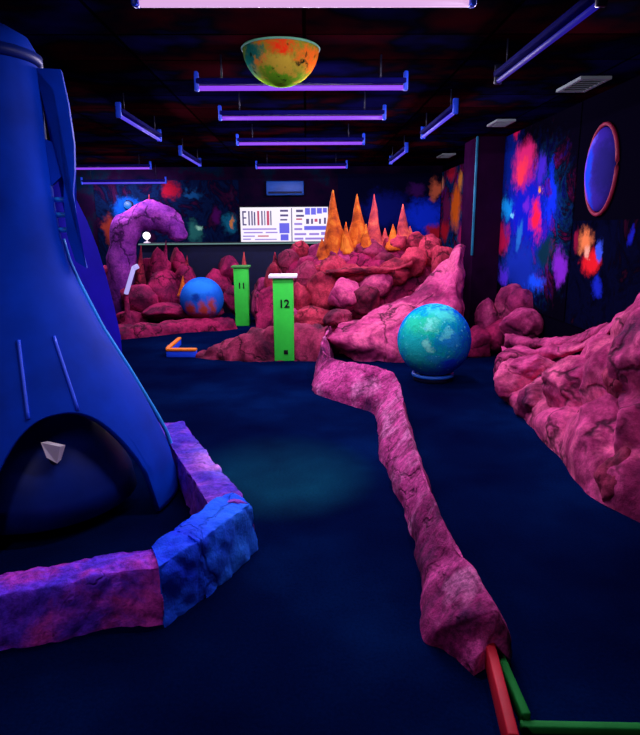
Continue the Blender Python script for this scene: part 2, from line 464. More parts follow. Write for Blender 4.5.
bm = bmesh.new(); lathe(bm, [(.264, 0), (.272, -.008), (.268, -.016), (.256, -.008)], pc, 48, False)
link('rim', bm, M['rim_green'], dome)

# ------------------------------------------------------------------ wall paintings
def wl(px_, py_): return WX(px_, py_, WR)
def panel(name, pts, th, mat, label):
    bm = bmesh.new(); P = [Vector(p) for p in pts]
    nrm = (P[1] - P[0]).cross(P[2] - P[0]).normalized()
    a = [bm.verts.new(p + nrm * th) for p in P]; b = [bm.verts.new(p) for p in P]
    n = len(P)
    bm.faces.new(a); bm.faces.new(b[::-1])
    for i in range(n): bm.faces.new((a[i], b[i], b[(i + 1) % n], a[(i + 1) % n]))
    return tag(link(name, bm, mat, smooth=False), label, 'mural')
def wb(px_, py_, rx, rz, col, rr=None): return (wl(px_, py_), (1.0, rx, rz), col)
neb = [wb(512, 165, .5, .5, rgb(8, 30, 120)), wb(528, 215, .9, .55, rgb(18, 30, 190)), wb(520, 270, .8, .35, rgb(24, 50, 170)),
       wb(525, 165, .42, .3, rgb(225, 40, 110)), wb(522, 172, .2, .14, rgb(255, 60, 80)), wb(542, 170, .2, .2, rgb(70, 40, 190)),
       wb(508, 208, .28, .16, rgb(20, 150, 220)), wb(537, 220, .2, .22, rgb(255, 35, 70)), wb(528, 205, .14, .12, rgb(110, 40, 200)),
       wb(542, 192, .09, .07, rgb(240, 150, 60)), wb(552, 195, .1, .35, rgb(20, 50, 230)), wb(545, 248, .3, .16, rgb(14, 50, 66)),
       wb(498, 182, .2, .12, rgb(245, 120, 40)), wb(503, 240, .3, .22, rgb(190, 20, 70)), wb(535, 284, .3, .12, rgb(30, 90, 255)),
       wb(560, 268, .18, .2, rgb(130, 40, 190)), wb(505, 275, .25, .14, rgb(90, 50, 230)), wb(520, 235, .16, .16, rgb(40, 120, 200)),
       wb(518, 130, .14, .1, rgb(200, 20, 70)), wb(513, 215, .1, .05, rgb(120, 220, 250))]
y0, y1 = wl(575, 200).y, wl(497, 200).y
NEB = [1.7, [(.3, rgb(4, 4, 22)), (.42, rgb(8, 18, 96)), (.48, rgb(10, 60, 100)), (.53, rgb(6, 6, 30)), (.58, rgb(110, 14, 70)), (.66, rgb(20, 30, 150)), (.76, rgb(150, 40, 40))]]
panel('nebula_mural', [(WR, y1, .55), (WR, y0, .55), (WR, y0, CEIL - .01), (WR, y1, CEIL - .01)], .012,
      paint('nebula_paint', rgb(6, 4, 16), [wb(530, 225, 1.25, .95, NEB)] + neb, .26, 3.2), 'tall nebula painting of blue clouds with a pink and red core on the side wall')
sup = [wb(586, 240, .16, .13, rgb(240, 130, 70)), wb(592, 262, .2, .12, rgb(235, 30, 40)), wb(600, 252, .07, .1, rgb(60, 90, 220)),
       wb(598, 286, .1, .1, rgb(24, 40, 180)), wb(588, 250, .07, .06, rgb(250, 180, 140)), wb(577, 240, .06, .12, rgb(130, 20, 50)),
       wb(632, 237, .06, .07, rgb(24, 30, 160))]
y0 = wl(640, 240).y - .35; y1 = wl(573, 240).y
panel('starburst_mural', [(WR, y1, .55), (WR, y0, .55), (WR, y0, 1.6), (WR, y1, 1.6)], .012,
      paint('starburst_paint', [1.9, [(.34, rgb(3, 2, 10)), (.5, rgb(6, 8, 34)), (.6, rgb(5, 4, 16)), (.68, rgb(44, 8, 30)), (.78, rgb(8, 20, 70))]], sup, .14, 5), 'small orange and red starburst painting below the wall planet')
y0, y1 = 9.42, WB - .03
far = [wb(441, 186, .35, .16, rgb(250, 160, 110)), wb(452, 172, .4, .16, rgb(200, 30, 60)), wb(456, 208, .42, .42, rgb(250, 110, 30)), wb(445, 230, .4, .2, rgb(210, 30, 50)), wb(447, 208, .3, .3, rgb(120, 30, 80)), wb(461, 180, .2, .2, rgb(240, 150, 60)), wb(461, 235, .2, .2, rgb(170, 30, 90))]
panel('flame_mural', [(WR, y1, .55), (WR, y0, .55), (WR, y0, 2.62), (WR, y1, 2.62)], .012,
      paint('flame_paint', NEB, far, .2, 3), 'flame orange and peach painting on the side wall beyond the plum pier')
def bb(px_, py_, rx, rz, col): return (D(px_, py_, WB), (rx, 1.0, rz), col)
bk = [bb(425, 218, .45, .4, rgb(18, 56, 235)), bb(385, 210, .5, .4, rgb(14, 24, 110)), bb(436, 234, .25, .18, rgb(190, 30, 50)), bb(436, 190, .15, .2, rgb(220, 110, 70)), bb(415, 190, .2, .15, rgb(60, 20, 90))]
x0, x1 = D(338, 200, WB).x, WR - .02
panel('galaxy_mural', [(x0, WB, .6), (x1, WB, .6), (x1, WB, 2.6), (x0, WB, 2.6)], .012,
      paint('galaxy_paint', rgb(6, 7, 34), bk, .25, 3), 'blue galaxy painting with a red edge on the back wall behind the orange spikes')
lf = [bb(195, 232, .18, .22, rgb(30, 90, 80)), bb(128, 210, .3, .25, rgb(10, 70, 160)), bb(230, 224, .18, .2, rgb(16, 90, 110)),
      bb(232, 222, .05, .12, rgb(190, 120, 60)), bb(192, 194, .22, .08, rgb(14, 60, 100)), bb(170, 190, .15, .2, rgb(120, 10, 30)),
      bb(110, 230, .15, .3, rgb(120, 40, 30)), bb(215, 215, .12, .18, rgb(60, 10, 70)), bb(200, 228, .06, .06, rgb(130, 190, 150))]
x0, x1 = D(95, 200, WB).x, D(239, 200, WB).x
panel('teal_mural', [(x0, WB, .6), (x1, WB, .6), (x1, WB, 2.5), (x0, WB, 2.5)], .012,
      paint('teal_cloud_paint', [1.6, [(.34, rgb(4, 5, 24)), (.46, rgb(6, 20, 50)), (.53, rgb(5, 6, 28)), (.62, rgb(40, 8, 36)), (.72, rgb(8, 40, 60))]], lf, .22, 3.4), 'dim teal and blue cloud painting on the back wall behind the rock arch')

# bulging planet on the right wall
pp = WX(601, 170, WR - .02)
planet_m = paint('wall_planet_paint', rgb(58, 40, 150),
    [(pp + Vector((-.1, .2, .0)), (.3, .13, .4), rgb(150, 80, 225)), (pp + Vector((-.1, .06, -.05)), (.3, .09, .35), rgb(30, 70, 220)),
     (pp + Vector((-.1, -.2, .0)), (.3, .2, .3), rgb(40, 34, 110)), (pp + Vector((-.1, .12, .25)), (.3, .12, .1), rgb(110, 90, 220))], .12, 5)
pl = empty('wall_planet', pp, 'purple and blue planet disc with a red rim mounted high on the side wall', 'planet model')
def xdisc(prof, c, n=48):   # slightly oval disc
    bm = bmesh.new(); lathe(bm, prof, (0, 0, 0), n)
    bmesh.ops.transform(bm, matrix=Matrix.Translation(c) @ Matrix.Diagonal((1, .72, 1, 1)) @ Matrix.Rotation(R(-90), 4, 'Y'), verts=bm.verts); return bm
link('disc', xdisc([(.38, 0), (.37, .03), (.33, .06), (.25, .09), (.14, .11), (.01, .118)], pp + Vector((.02, 0, 0))), planet_m, pl)
bm = bmesh.new()
tube(bm, [pp + Vector((0, .29 * math.cos(a), .4 * math.sin(a))) for a in [i * 2 * math.pi / 48 for i in range(49)]], .018, 8)
link('rim', bm, plain('dark_red_paint', rgb(150, 24, 60), .6, .3, .4), pl)

# ------------------------------------------------------------------ back of the hall
cy = 11.2
a, b = D(140, 243.5, cy), D(338, 243, cy)
ct = empty('counter', ((a.x + b.x) / 2, cy + .3, 0), 'long navy counter with a pale glowing front edge under the lit board', 'counter')
link('body', bx(((a.x + b.x) / 2, cy + .33, (a.z - .04) / 2), (b.x - a.x, .6, a.z - .04)), M['navy'], ct, False)
link('worktop', bx(((a.x + b.x) / 2, cy + .31, a.z - .02), (b.x - a.x + .06, .68, .04), None, .006), M['black'], ct)
link('edge_light', bx(((a.x + b.x) / 2, cy - .04, a.z - .015), (b.x - a.x + .04, .016, .022)), M['rail'], ct, False)
lp = D(147, 241, cy + .1)
lm = empty('counter_lamp', (lp.x, lp.y, a.z), 'small bright white lamp on the left end of the counter', 'lamp')
bm = bmesh.new(); lathe(bm, [(.06, 0), (.06, .02), (.02, .03), (.015, .07), (.02, .075)], (lp.x, lp.y, a.z), 24); link('base', bm, M['white'], lm)
bm = bmesh.new(); lathe(bm, [(.03, .07), (.06, .1), (.07, .14), (.055, .18), (.02, .2)], (lp.x, lp.y, a.z), 24); link('bulb', bm, M['lamp_white'], lm)

# lit price board on the back wall
A, B = D(240, 207.5, WB - .06), D(328, 244, WB - .06)
bw, bh = B.x - A.x, A.z - B.z
def S(px_, py_): return Vector((A.x + (px_ - 240) / 88 * bw, 0, A.z - (py_ - 207.5) / 36.5 * bh))
sg = empty('lit_board', ((A.x + B.x) / 2, WB, B.z), 'bright white backlit board with blue and red printed columns above the counter', 'sign')
link('frame', bx(((A.x + B.x) / 2, WB - .03, (A.z + B.z) / 2), (bw + .05, .06, bh + .05), None, .008), M['black'], sg)
link('panel', bx(((A.x + B.x) / 2, WB - .063, (A.z + B.z) / 2), (bw, .008, bh)), M['screen'], sg, False)
def ink(rects, name, mat):
    for x0, y0_, x1, y1_ in rects:
        p, q = S(x0, y0_), S(x1, y1_)
        link(name, bx(((p.x + q.x) / 2, WB - .0685, (p.z + q.z) / 2), (q.x - p.x, .003, p.z - q.z)), mat, sg, False)
ink([(242, 211, 243.4, 225), (243.4, 211, 246, 212.6), (243.4, 217, 246, 218.4), (243.4, 223.6, 246, 225), (248, 211, 249.4, 225), (251, 211, 252.4, 225), (253.6, 212, 255, 225),
     (261, 211, 262.4, 225), (264, 211, 265, 225), (270, 211, 271.2, 225), (280, 210, 288, 212), (280, 214.5, 288, 216.5), (280, 219, 287, 220.5),
     (291, 208.5, 292, 243), (296, 210, 303, 212.5), (296, 215, 304, 217), (306, 219, 309, 224), (311, 219, 313, 224), (319, 219, 321, 224), (324, 218, 326, 224)], 'dark_lettering', M['screen_dark'])
ink([(257, 211, 259, 225), (266.5, 211, 269, 225), (314.5, 219, 317.5, 222), (257, 235, 268, 236.2), (296, 218.5, 302, 220)], 'red_lettering', M['screen_red'])
ink([(279, 223, 289, 233), (280, 234, 288, 240), (305, 208.5, 310, 215), (311, 208.5, 316, 215), (317, 208.5, 322, 214), (323, 208.5, 327, 213), (304, 226, 327, 230)], 'blue_print', M['screen_blue'])
ink([(242, 228, 276, 229.4), (243, 231.5, 262, 232.7), (265, 231.5, 277, 232.7), (242, 235, 254, 236.2), (242, 238, 250, 239.2), (254, 238.4, 276, 239.4),
     (294, 223, 302, 225), (294, 228, 302, 230), (294, 233, 306, 235), (309, 233, 319, 235), (321, 232, 327, 235), (294, 237.5, 303, 239.5), (305, 237.5, 325, 239.5)], 'lilac_lettering', M['screen_lilac'])
# blue cabinet above it
A2, B2 = D(266, 181, WB - .2), D(304, 195, WB - .2)
ac = empty('wall_unit', ((A2.x + B2.x) / 2, WB, B2.z), 'plain blue box unit on the back wall just above the lit board', 'wall unit')
link('casing', bx(((A2.x + B2.x) / 2, WB - .1, (A2.z + B2.z) / 2), (B2.x - A2.x, .2, A2.z - B2.z), None, .02), M['vent_blue'], ac)
link('grille', bx(((A2.x + B2.x) / 2, WB - .203, B2.z + .05), (B2.x - A2.x - .08, .012, .04), None, .004), M['navy'], ac)
# small blue lamp on the wall
q = D(128, 205, WB - .07)
bl = empty('wall_lamp', (q.x, WB, q.z), 'small round blue lamp on the back wall above the rock arch', 'lamp')
bm = bmesh.new(); lathe(bm, [(.1, 0), (.1, .03), (.06, .05)], (0, 0, 0), 24)
bmesh.ops.transform(bm, matrix=Matrix.Translation((q.x, WB - .012, q.z)) @ Matrix.Rotation(R(90), 4, 'X'), verts=bm.verts); link('base', bm, M['navy'], bl)
bm = bmesh.new(); bmesh.ops.create_icosphere(bm, subdivisions=3, radius=.075, matrix=Matrix.Translation((q.x, WB - .1, q.z))); link('bulb', bm, M['lamp_blue'], bl)

def cluster(name, loc, label, mat, items, cat='rock formation', sub=4):
    root = empty(name, loc, label, cat)
    for i, (px_, py_, Y, rx, rz, *m) in enumerate(items):     # centre pixel, distance, half-width and half-height in pixels
        c = D(px_, py_, Y); k = (Y * math.cos(R(13.1)) + .3) / F
        link('boulder', boulder(c, (rx * k, max(rx, rz) * k * .85, rz * k), i * 3 + len(items) + int(px_), sub), m[0] if m else mat, root)
    return root

# rock arch on the left
ya = 10.6
arch = empty('rock_arch', (D(148, 290, ya).x, ya, 0), 'purple rounded rock arch at the far left with a dark opening', 'rock arch')
pts = [(124, 325), (122, 295), (121, 265), (123, 240), (131, 223), (146, 215), (162, 217), (173, 226), (178, 236), (179, 241)]
bm = bmesh.new()
P = resample([D(x, y, ya) for x, y in pts], 40)
P[0].z = 0
rad = [(.25 - .05 * (i / 40) + .015 * math.sin(i * .9)) * min(1, (41 - i) / 10) ** .5 for i in range(41)]
tube(bm, P, rad, 20)
for v in bm.verts:
    v.co += (v.co - D(148, 255, ya)).normalized() * lump(v.co, 3, 4) * .08
    v.co.z = max(v.co.z, 0)
link('arch_ring', bm, M['rock_arch'], arch)
for i, (x, y, rx, rz) in enumerate([(112, 300, 14, 34), (140, 300, 13, 22), (160, 275, 14, 30)]):
    c = D(x, y, ya + .1); k = ya / F
    link('boulder', boulder(c, (rx * k, rx * k, rz * k), 40 + i), M['rock_mag'], arch)
sp = D(149, 217, ya); link('stalagmite', spike(sp - Vector((0, 0, .05)), D(149, 194, ya), .07, 2), M['rock_red'], arch)

# left heap of back rocks
back_left = [(140, 300, 10.2, 22, 16), (165, 292, 10.4, 18, 22), (183, 282, 10.6, 13, 18), (150, 275, 10.9, 12, 20), (215, 285, 10.7, 16, 16), (228, 270, 10.8, 12, 14),
             (200, 312, 10.0, 24, 8), (165, 312, 9.9, 24, 9), (132, 318, 9.9, 16, 8), (236, 300, 10.3, 15, 15), (178, 262, 10.9, 8, 14)]
lb = cluster('rock_heap', (D(180, 320, 10.2).x, 10.2, 0), 'dark magenta rock heap around the small blue globe at the back', M['rock_mag'], back_left)
for x, yt, yb, Y, w, mt in [(140, 245, 285, 10.5, 6, 'rock_red'), (165, 240, 285, 10.6, 6, 'rock_mag'), (186, 255, 285, 10.6, 5, 'rock_red'), (243, 252, 290, 10.4, 7, 'stal_pink'), (182, 276, 296, 10.2, 5, 'stal_orange')]:
    link('stalagmite', spike(D(x, yb, Y), D(x + 1, yt, Y), w * Y / F, x), M[mt], lb)
# leaning violet-white stick
st = empty('glowing_stick', (*D(128, 300, 9.7).xy, 0), 'thin pale violet glowing stick leaning beside the rock arch', 'stick')
bm = bmesh.new(); tube(bm, [D(126, 294, 9.7), D(134, 267, 9.7)], .035, 10); link('shaft', bm, M['stick'], st)
b0 = D(126, 294, 9.7)
bm = bmesh.new(); tube(bm, [D(134, 268, 9.7), D(138, 266, 9.7)], .04, 10); link('head', bm, M['stick'], st)
bm = bmesh.new(); lathe(bm, [(.16, 0), (.16, .05), (.05, .1), (.035, b0.z - .01), (.03, b0.z + .02)], (b0.x, b0.y, 0), 20); link('foot', bm, M['rock_mag'], st)

# small blue globe with orange land
gc = D(202, 299, 9.75); gr = .35
gm = paint('small_globe_paint', rgb(28, 96, 210), [(gc + Vector((x, -.25, z)), (rx, .3, rz), c) for x, z, rx, rz, c in
     [(0, .2, .3, .14, rgb(40, 130, 235)), (-.15, -.12, .1, .13, rgb(170, 60, 60)), (.05, -.14, .09, .16, rgb(190, 70, 60)), (.2, -.1, .07, .16, rgb(180, 70, 70)), (0, -.27, .4, .1, rgb(120, 30, 60)), (-.02, .05, .07, .08, rgb(20, 60, 150))]], .1, 6, .6, .2)
sg_ = empty('small_globe', (gc.x, gc.y, 0), 'small blue globe with reddish land sitting in the far rocks', 'globe')
bm = bmesh.new(); bmesh.ops.create_uvsphere(bm, u_segments=48, v_segments=24, radius=gr, matrix=Matrix.Translation(gc)); link('ball', bm, gm, sg_)
bm = bmesh.new(); lathe(bm, [(.3, 0), (.28, .04), (.2, .1), (.2, gc.z - gr + .06)], (gc.x, gc.y, 0), 32); link('stand', bm, M['rock_mag'], sg_)

# far magenta kerb
def kerb(pxs, h, w, nu, mat, label, amp=.03, chunk=.03, seed=3, name='rock_kerb'):
    st_ = []
    for i, (x, y) in enumerate(pxs):
        p = G(x, y); d = (G(*pxs[min(i + 1, len(pxs) - 1)]) - G(*pxs[max(i - 1, 0)])).normalized()
        n_ = Vector((-d.y, d.x, 0))
        if n_.y < 0: n_ = -n_
        hh = h[i] if isinstance(h, (list, tuple)) else h
        st_.append([p, p + n_ * w * .08 + Vector((0, 0, hh * .6)), p + n_ * w * .3 + Vector((0, 0, hh)), p + n_ * w * .75 + Vector((0, 0, hh * .95)), p + n_ * w])
    o = link(name, sweep(st_, nu, 16, amp, 4, seed, chunk, 4), mat)
    c = G(*pxs[len(pxs) // 2]); rebase(o, (c.x, c.y, 0))
    return tag(o, label, 'rock border')
kerb([(118, 340), (150, 337), (185, 333), (220, 331), (238, 329)], .16, .5, 70, M['rock_mag'], 'low dark magenta rock border in front of the small blue globe', seed=5)
# brown rim behind the near post
kerb([(196, 358), (225, 361), (262, 362), (300, 361), (322, 362)], [.06, .22, .34, .4, .36], .55, 90, M['rock_brown'], 'low brownish pink rock border right behind the near green post', .04, .05, 8)

# ------------------------------------------------------------------ big mound with spikes
mound = empty('rock_mound', (D(390, 330, 8.8).x, 8.8, 0), 'large pink and red rock mound topped with tall orange spikes', 'rock formation')
slab = [
    [G(322, 349), D(324, 340, 7.0), D(330, 330, 7.2), D(340, 322, 7.6), D(345, 330, 8.2)],
    [G(350, 360), D(352, 345, 6.9), D(360, 327, 7.2), D(372, 312, 7.8), D(378, 318, 8.4)],
    [G(385, 362), D(388, 342, 6.9), D(396, 318, 7.2), D(405, 296, 7.9), D(410, 300, 8.5)],
    [G(425, 362), D(428, 335, 6.95), D(432, 302, 7.3), D(438, 270, 7.9), D(440, 274, 8.4)],
    [G(450, 360), D(452, 335, 7.0), D(455, 290, 7.2), D(458, 250, 7.7), D(458, 254, 8.3)],
    [G(462, 360), D(464, 335, 7.1), D(464, 290, 7.4), D(464, 250, 7.8), D(462, 254, 8.3)]]
link('slope', sweep(slab, 90, 50, .09, 2.0, 11, .05, 2.2), M['rock_pink'], mound)
MB = [(300, 300, 8.9, 14, 16), (322, 292, 8.9, 16, 20), (345, 296, 8.6, 18, 16), (306, 276, 9.2, 15, 14), (330, 268, 9.3, 17, 13), (352, 276, 9.1, 16, 11), (376, 283, 8.9, 17, 14),
      (365, 300, 8.5, 16, 14), (395, 272, 9.0, 17, 13), (412, 262, 9.1, 15, 14), (345, 255, 9.6, 17, 12), (372, 252, 9.6, 18, 13), (398, 246, 9.6, 16, 12), (416, 246, 9.5, 12, 13),
      (320, 255, 9.7, 12, 12), (290, 262, 9.8, 12, 12), (276, 282, 9.6, 12, 18), (312, 318, 8.4, 20, 11), (288, 318, 8.7, 16, 11), (340, 318, 8.0, 16, 11), (430, 250, 9.3, 12, 15),
      (445, 262, 8.9, 14, 18), (262, 300, 9.9, 12, 22), (385, 262, 9.3, 12, 9), (300, 250, 10.0, 9, 10)]
for i, (x, y, Y, rx, rz) in enumerate(MB):
    c = D(x, y, Y); k = (Y + .2) / F
    link('boulder', boulder(c, (rx * k, rx * k, rz * k * 1.05), 100 + i, 4, .2), M[('rock_red', 'rock_red', 'rock_pink', 'rock_brown')[i % 4]], mound)
led = [[D(x, y + 8, 9.0), D(x, y + 5, 8.8), D(x, y, 8.75), D(x, y - 3, 8.95), D(x, y, 9.4)] for x, y in ((325, 272), (345, 270), (370, 269), (395, 268), (412, 262))]
link('ledge', sweep(led, 50, 14, .04, 4, 6, .03, 4), M['rock_red'], mound)
core = [[(D(x, 300, 8.8).x, 8.9, 0), D(x, yt + 40, 9.0), D(x, yt + 6, 9.4), D(x, yt, 9.9), D(x, yt, 10.4)] for x, yt in ((255, 295), (280, 272), (310, 254), (345, 250), (385, 246), (425, 244), (460, 258))]
link('core', sweep(core, 70, 40, .12, 2.5, 21, .10, 2.4), M['rock_mag'], mound)
for x, yt, yb, Y, w, mt in [(333, 190, 262, 9.6, 14, 'stal_orange'), (357, 194, 250, 9.7, 12, 'stal_orange'), (374, 194, 250, 9.7, 11, 'stal_pink'), (403, 204, 244, 9.6, 9, 'stal_pink'),
                            (393, 224, 250, 9.5, 9, 'stal_orange'), (346, 222, 254, 9.5, 8, 'stal_orange'), (322, 238, 262, 9.5, 8, 'stal_orange'), (385, 228, 250, 9.7, 7, 'stal_pink'),
                            (366, 224, 250, 9.5, 7, 'stal_orange'), (410, 226, 248, 9.6, 8, 'stal_pink'), (275, 252, 275, 9.8, 7, 'rock_red'), (294, 246, 262, 9.9, 7, 'rock_mag')]:
    link('stalagmite', spike(D(x, yb, Y), D(x, yt, Y), w * Y / F, x), M[mt], mound)

# rocks at the right behind the globe
cluster('rock_heap', (D(500, 330, 7.6).x, 7.6, 0), 'magenta rock heap below the nebula painting, behind the big globe', M['rock_pink'],
        [(486, 318, 7.9, 15, 22), (512, 306, 7.7, 18, 22), (478, 345, 7.2, 16, 20, M['rock_mag']), (500, 335, 7.3, 20, 18, M['rock_mag']), (522, 325, 7.0, 22, 18), (522, 302, 7.3, 14, 14)])

# ------------------------------------------------------------------ the big cyan globe
gy = 6.05
gc = D(434, 340, gy); gr = .375
gm = paint('big_globe_paint', rgb(12, 84, 215), [(gc + Vector((x, y, z)), (rx, .3, rz), c) for x, y, z, rx, rz, c in  # cyan left, blue right: side lighting painted in with the mottling
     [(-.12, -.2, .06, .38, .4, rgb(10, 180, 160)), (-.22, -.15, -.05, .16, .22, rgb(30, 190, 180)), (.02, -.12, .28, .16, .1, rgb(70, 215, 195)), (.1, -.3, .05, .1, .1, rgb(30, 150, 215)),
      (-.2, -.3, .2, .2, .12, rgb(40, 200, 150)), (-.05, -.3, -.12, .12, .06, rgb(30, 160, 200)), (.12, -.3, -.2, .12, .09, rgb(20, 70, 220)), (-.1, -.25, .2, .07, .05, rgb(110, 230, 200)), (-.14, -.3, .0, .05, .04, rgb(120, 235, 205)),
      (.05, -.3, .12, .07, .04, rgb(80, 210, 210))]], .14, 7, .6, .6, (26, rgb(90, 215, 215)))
gl = empty('big_globe', (gc.x, gc.y, 0), 'large turquoise and blue globe on a round ringed stand by the rock divider', 'globe')
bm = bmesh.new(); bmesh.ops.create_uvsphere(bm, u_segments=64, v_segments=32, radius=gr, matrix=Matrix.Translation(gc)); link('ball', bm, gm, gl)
bz = gc.z - gr
bm = bmesh.new(); lathe(bm, [(.2, 0), (.2, .04), (.17, .06), (.16, max(.1, bz + .07))], (gc.x, gc.y, 0), 40); link('stand', bm, M['navy'], gl)
bm = bmesh.new()
tube(bm, [Vector((gc.x + .2 * math.cos(a_), gc.y + .2 * math.sin(a_), .06)) for a_ in [i * 2 * math.pi / 48 for i in range(49)]], .02, 8)
link('ring', bm, plain('ring_blue', rgb(30, 110, 220), .4, .4, .1), gl)

# ------------------------------------------------------------------ green hole posts
def text_mesh(body, size, ext):
    cu = bpy.data.curves.new('t', 'FONT'); cu.body = body; cu.size = size; cu.extrude = ext
    cu.align_x = 'CENTER'; cu.align_y = 'CENTER'; cu.offset = size * .025
    o = bpy.data.objects.new('t', cu); COL.objects.link(o)
    bpy.context.view_layer.update()
    me = bpy.data.meshes.new_from_object(o.evaluated_get(bpy.context.evaluated_depsgraph_get()))
    bm = bmesh.new(); bm.from_mesh(me)
    bpy.data.objects.remove(o); bpy.data.curves.remove(cu); bpy.data.meshes.remove(me)
    bmesh.ops.transform(bm, matrix=Matrix.Rotation(R(90), 4, 'X'), verts=bm.verts)
    return bm
def post(base, h, w, num, capmat, capw, label, side_mat, numz):
    root = empty('hole_post', base, label, 'marker post', 'green numbered hole posts')
    x, y = base.x, base.y
    link('shaft', bx((x, y, h / 2), (w, w, h), None, .006), M['green'], root)
    link('cap', bx((x, y, h + .016), (capw, capw, .032), None, .006), capmat, root)
    bm = text_mesh(num, .13, .003)
    bmesh.ops.transform(bm, matrix=Matrix.Translation((x + .01, y - w / 2 - .004, numz)), verts=bm.verts)
    link('number', bm, M['black'], root, False)
    return root
b12 = G(284.5, 361)
top = D(284, 278, b12.y)
p12 = post(b12 + Vector((0, .11, 0)), top.z, .235, '12', M['white'], .33, 'nearer bright green hole post with white cap, numbered 12', None, D(284, 304, b12.y).z)
q = D(286, 352, b12.y)
link('hole_plate', bx((q.x, b12.y - .011, q.z), (.05, .008, .05), None, .002), M['black'], p12)
b11 = G(242.5, 326)
top = D(240, 268, b11.y)
post(b11 + Vector((0, .11, 0)), top.z, .225, '11', M['green_dim'], .29, 'farther green hole post with dark green cap, numbered 11', None, D(243, 286, b11.y).z)

# little orange and blue corner board
p0, p1, p2 = G(167, 357), G(197, 357), G(180, 345)
cb = empty('corner_boards', (p0 + p1) / 2, 'small corner of border boards with orange top and blue side by the rock border', 'border board')
def plank(a, b, w, h, z0=0.0, bev=.006):
    d = b - a; L = d.length; ang = math.atan2(d.y, d.x)
    c = (a + b) / 2; c.z = z0 + h / 2
    return bx(c, (L, w, h), Matrix.Rotation(ang, 3, 'Z'), bev)
link('blue_board', plank(p0, p1, .06, .08), M['board_blue'], cb)
link('orange_top', plank(p0, p1, .08, .03, .08), M['orange'], cb)
link('orange_side', plank(p0 + Vector((0, .05, 0)), p2, .05, .03, .08), M['orange'], cb)
link('blue_side', plank(p0 + Vector((0, .05, 0)), p2, .04, .08), M['board_blue'], cb)

# ------------------------------------------------------------------ rock divider
def divst(l, r, h, w=.07):
    a = G(*l); c = G(*r, h)
    d_ = Vector((c.x - a.x, c.y - a.y, 0)).normalized()
    return [a, a.lerp(c, .12) + Vector((0, 0, .05)), a.lerp(c, .5) + Vector((0, 0, .035)), a.lerp(c, .88) + Vector((0, 0, .012)), c, c + d_ * w * .5 - Vector((0, 0, h * .25)), Vector((c.x, c.y, h * .35)) + d_ * w, Vector((c.x, c.y, 0)) + d_ * w]
ds = [divst((316, 366), (330, 326), .36, .2), divst((314, 378), (322, 345), .32, .2), divst((314, 392), (330, 356), .30), divst((338, 402), (358, 364), .30), divst((372, 414), (388, 369), .30),
      divst((378, 432), (400, 384), .27), divst((379, 455), (405, 415), .25), divst((394, 488), (416, 450), .24), divst((406, 520), (430, 490), .23),
      divst((416, 560), (448, 530), .23), divst((420, 600), (472, 570), .22), divst((423, 640), (494, 605), .2), divst((440, 650), (497, 614), .19), divst((458, 660), (496, 628), .15, .05), divst((474, 674), (488, 648), .08, .03)]
o = link('rock_divider', sweep(ds, 280, 44, .03, 4, 17, .014, 3.2), M['rock_div'])
c = G(400, 470); rebase(o, (c.x, c.y, 0))
tag(o, 'long low speckled pink rock ridge dividing the two carpet lanes', 'rock border')

# border boards at the near right corner
a, b = G(488, 660), G(512, 760)
tag(rebase(link('border_board', plank(a, b, .035, .09), M['red']), ((a.x + b.x) / 2, (a.y + b.y) / 2, 0)), 'red border board running on from the near end of the rock ridge', 'border board')
a, b = G(494, 660), G(522, 727)
tag(rebase(link('border_board', plank(a + Vector((.012, 0, 0)), b + Vector((.012, 0, 0)), .03, .05), M['board_green']), ((a.x + b.x) / 2, (a.y + b.y) / 2, 0)), 'green border board lying against the red board', 'border board')
a, b = G(520, 731), G(760, 736)
tag(rebase(link('border_board', plank(a, b, .03, .03), M['board_green']), ((a.x + b.x) / 2, (a.y + b.y) / 2, 0)), 'green border board running crosswise in the dark near corner', 'border board')

# ------------------------------------------------------------------ right bank of rocks
bank = empty('rock_bank', G(560, 470), 'broad pink rock bank rising along the foot of the side wall', 'rock formation')
def bst(base, lip, Yl, back):
    a = G(*base); l = D(*lip, Yl)
    return [a, a.lerp(l, .25) + Vector((-.10, -.05, .06)), a.lerp(l, .6) + Vector((-.06, -.02, .07)), l, Vector((WR - .02, Yl + .35, l.z + back))]
bs = [bst((498, 388), (506, 352), 5.9, -.1), bst((506, 402), (522, 360), 5.6, -.12), bst((528, 424), (550, 366), 5.2, -.1), bst((556, 456), (580, 358), 4.8, -.1),
      bst((582, 488), (608, 336), 4.3, -.05), bst((606, 506), (634, 308), 3.9, .0), bst((640, 524), (672, 292), 3.5, .0), bst((700, 560), (740, 290), 3.1, 0)]
link('face', sweep(bs, 190, 80, .13, 1.8, 31, .15, 1.9), M['rock_pink'], bank)
for i, (x, y, Y, rx, rz, rot_) in enumerate([(516, 380, 5.2, 22, 22, .2), (548, 404, 4.72, 32, 34, .5), (582, 388, 4.3, 40, 32, .2), (566, 442, 4.3, 24, 24, 0), (612, 432, 3.75, 36, 42, .4),
                                             (630, 482, 3.2, 34, 40, .3), (640, 372, 3.6, 34, 42, .1), (598, 478, 3.72, 20, 22, .4), (532, 366, 5.2, 24, 12, 0)]):
    c = D(x, y, Y); k = (Y + .2) / F
    link('boulder', boulder(c + Vector((-.02, -.03, 0)), (rx * k, rx * k, rz * k), 200 + i, 5, .2, 1.5, 0, rot_), M['rock_brown' if i in (4, 5, 6, 7) else 'rock_pink'], bank)
lip = [[D(x, y + 8, Y), D(x, y + 4, Y - .08), D(x, y - 2, Y - .05), D(x, y - 5, Y + .15), D(x, y + 2, Y + .35)] for x, y, Y in ((502, 352, 5.9), (530, 352, 5.6), (560, 350, 5.3), (590, 342, 4.9), (615, 322, 4.5), (645, 292, 4.1))]
link('ledge', sweep(lip, 80, 16, .05, 3, 9, .03, 4), M['rock_pink'], bank)
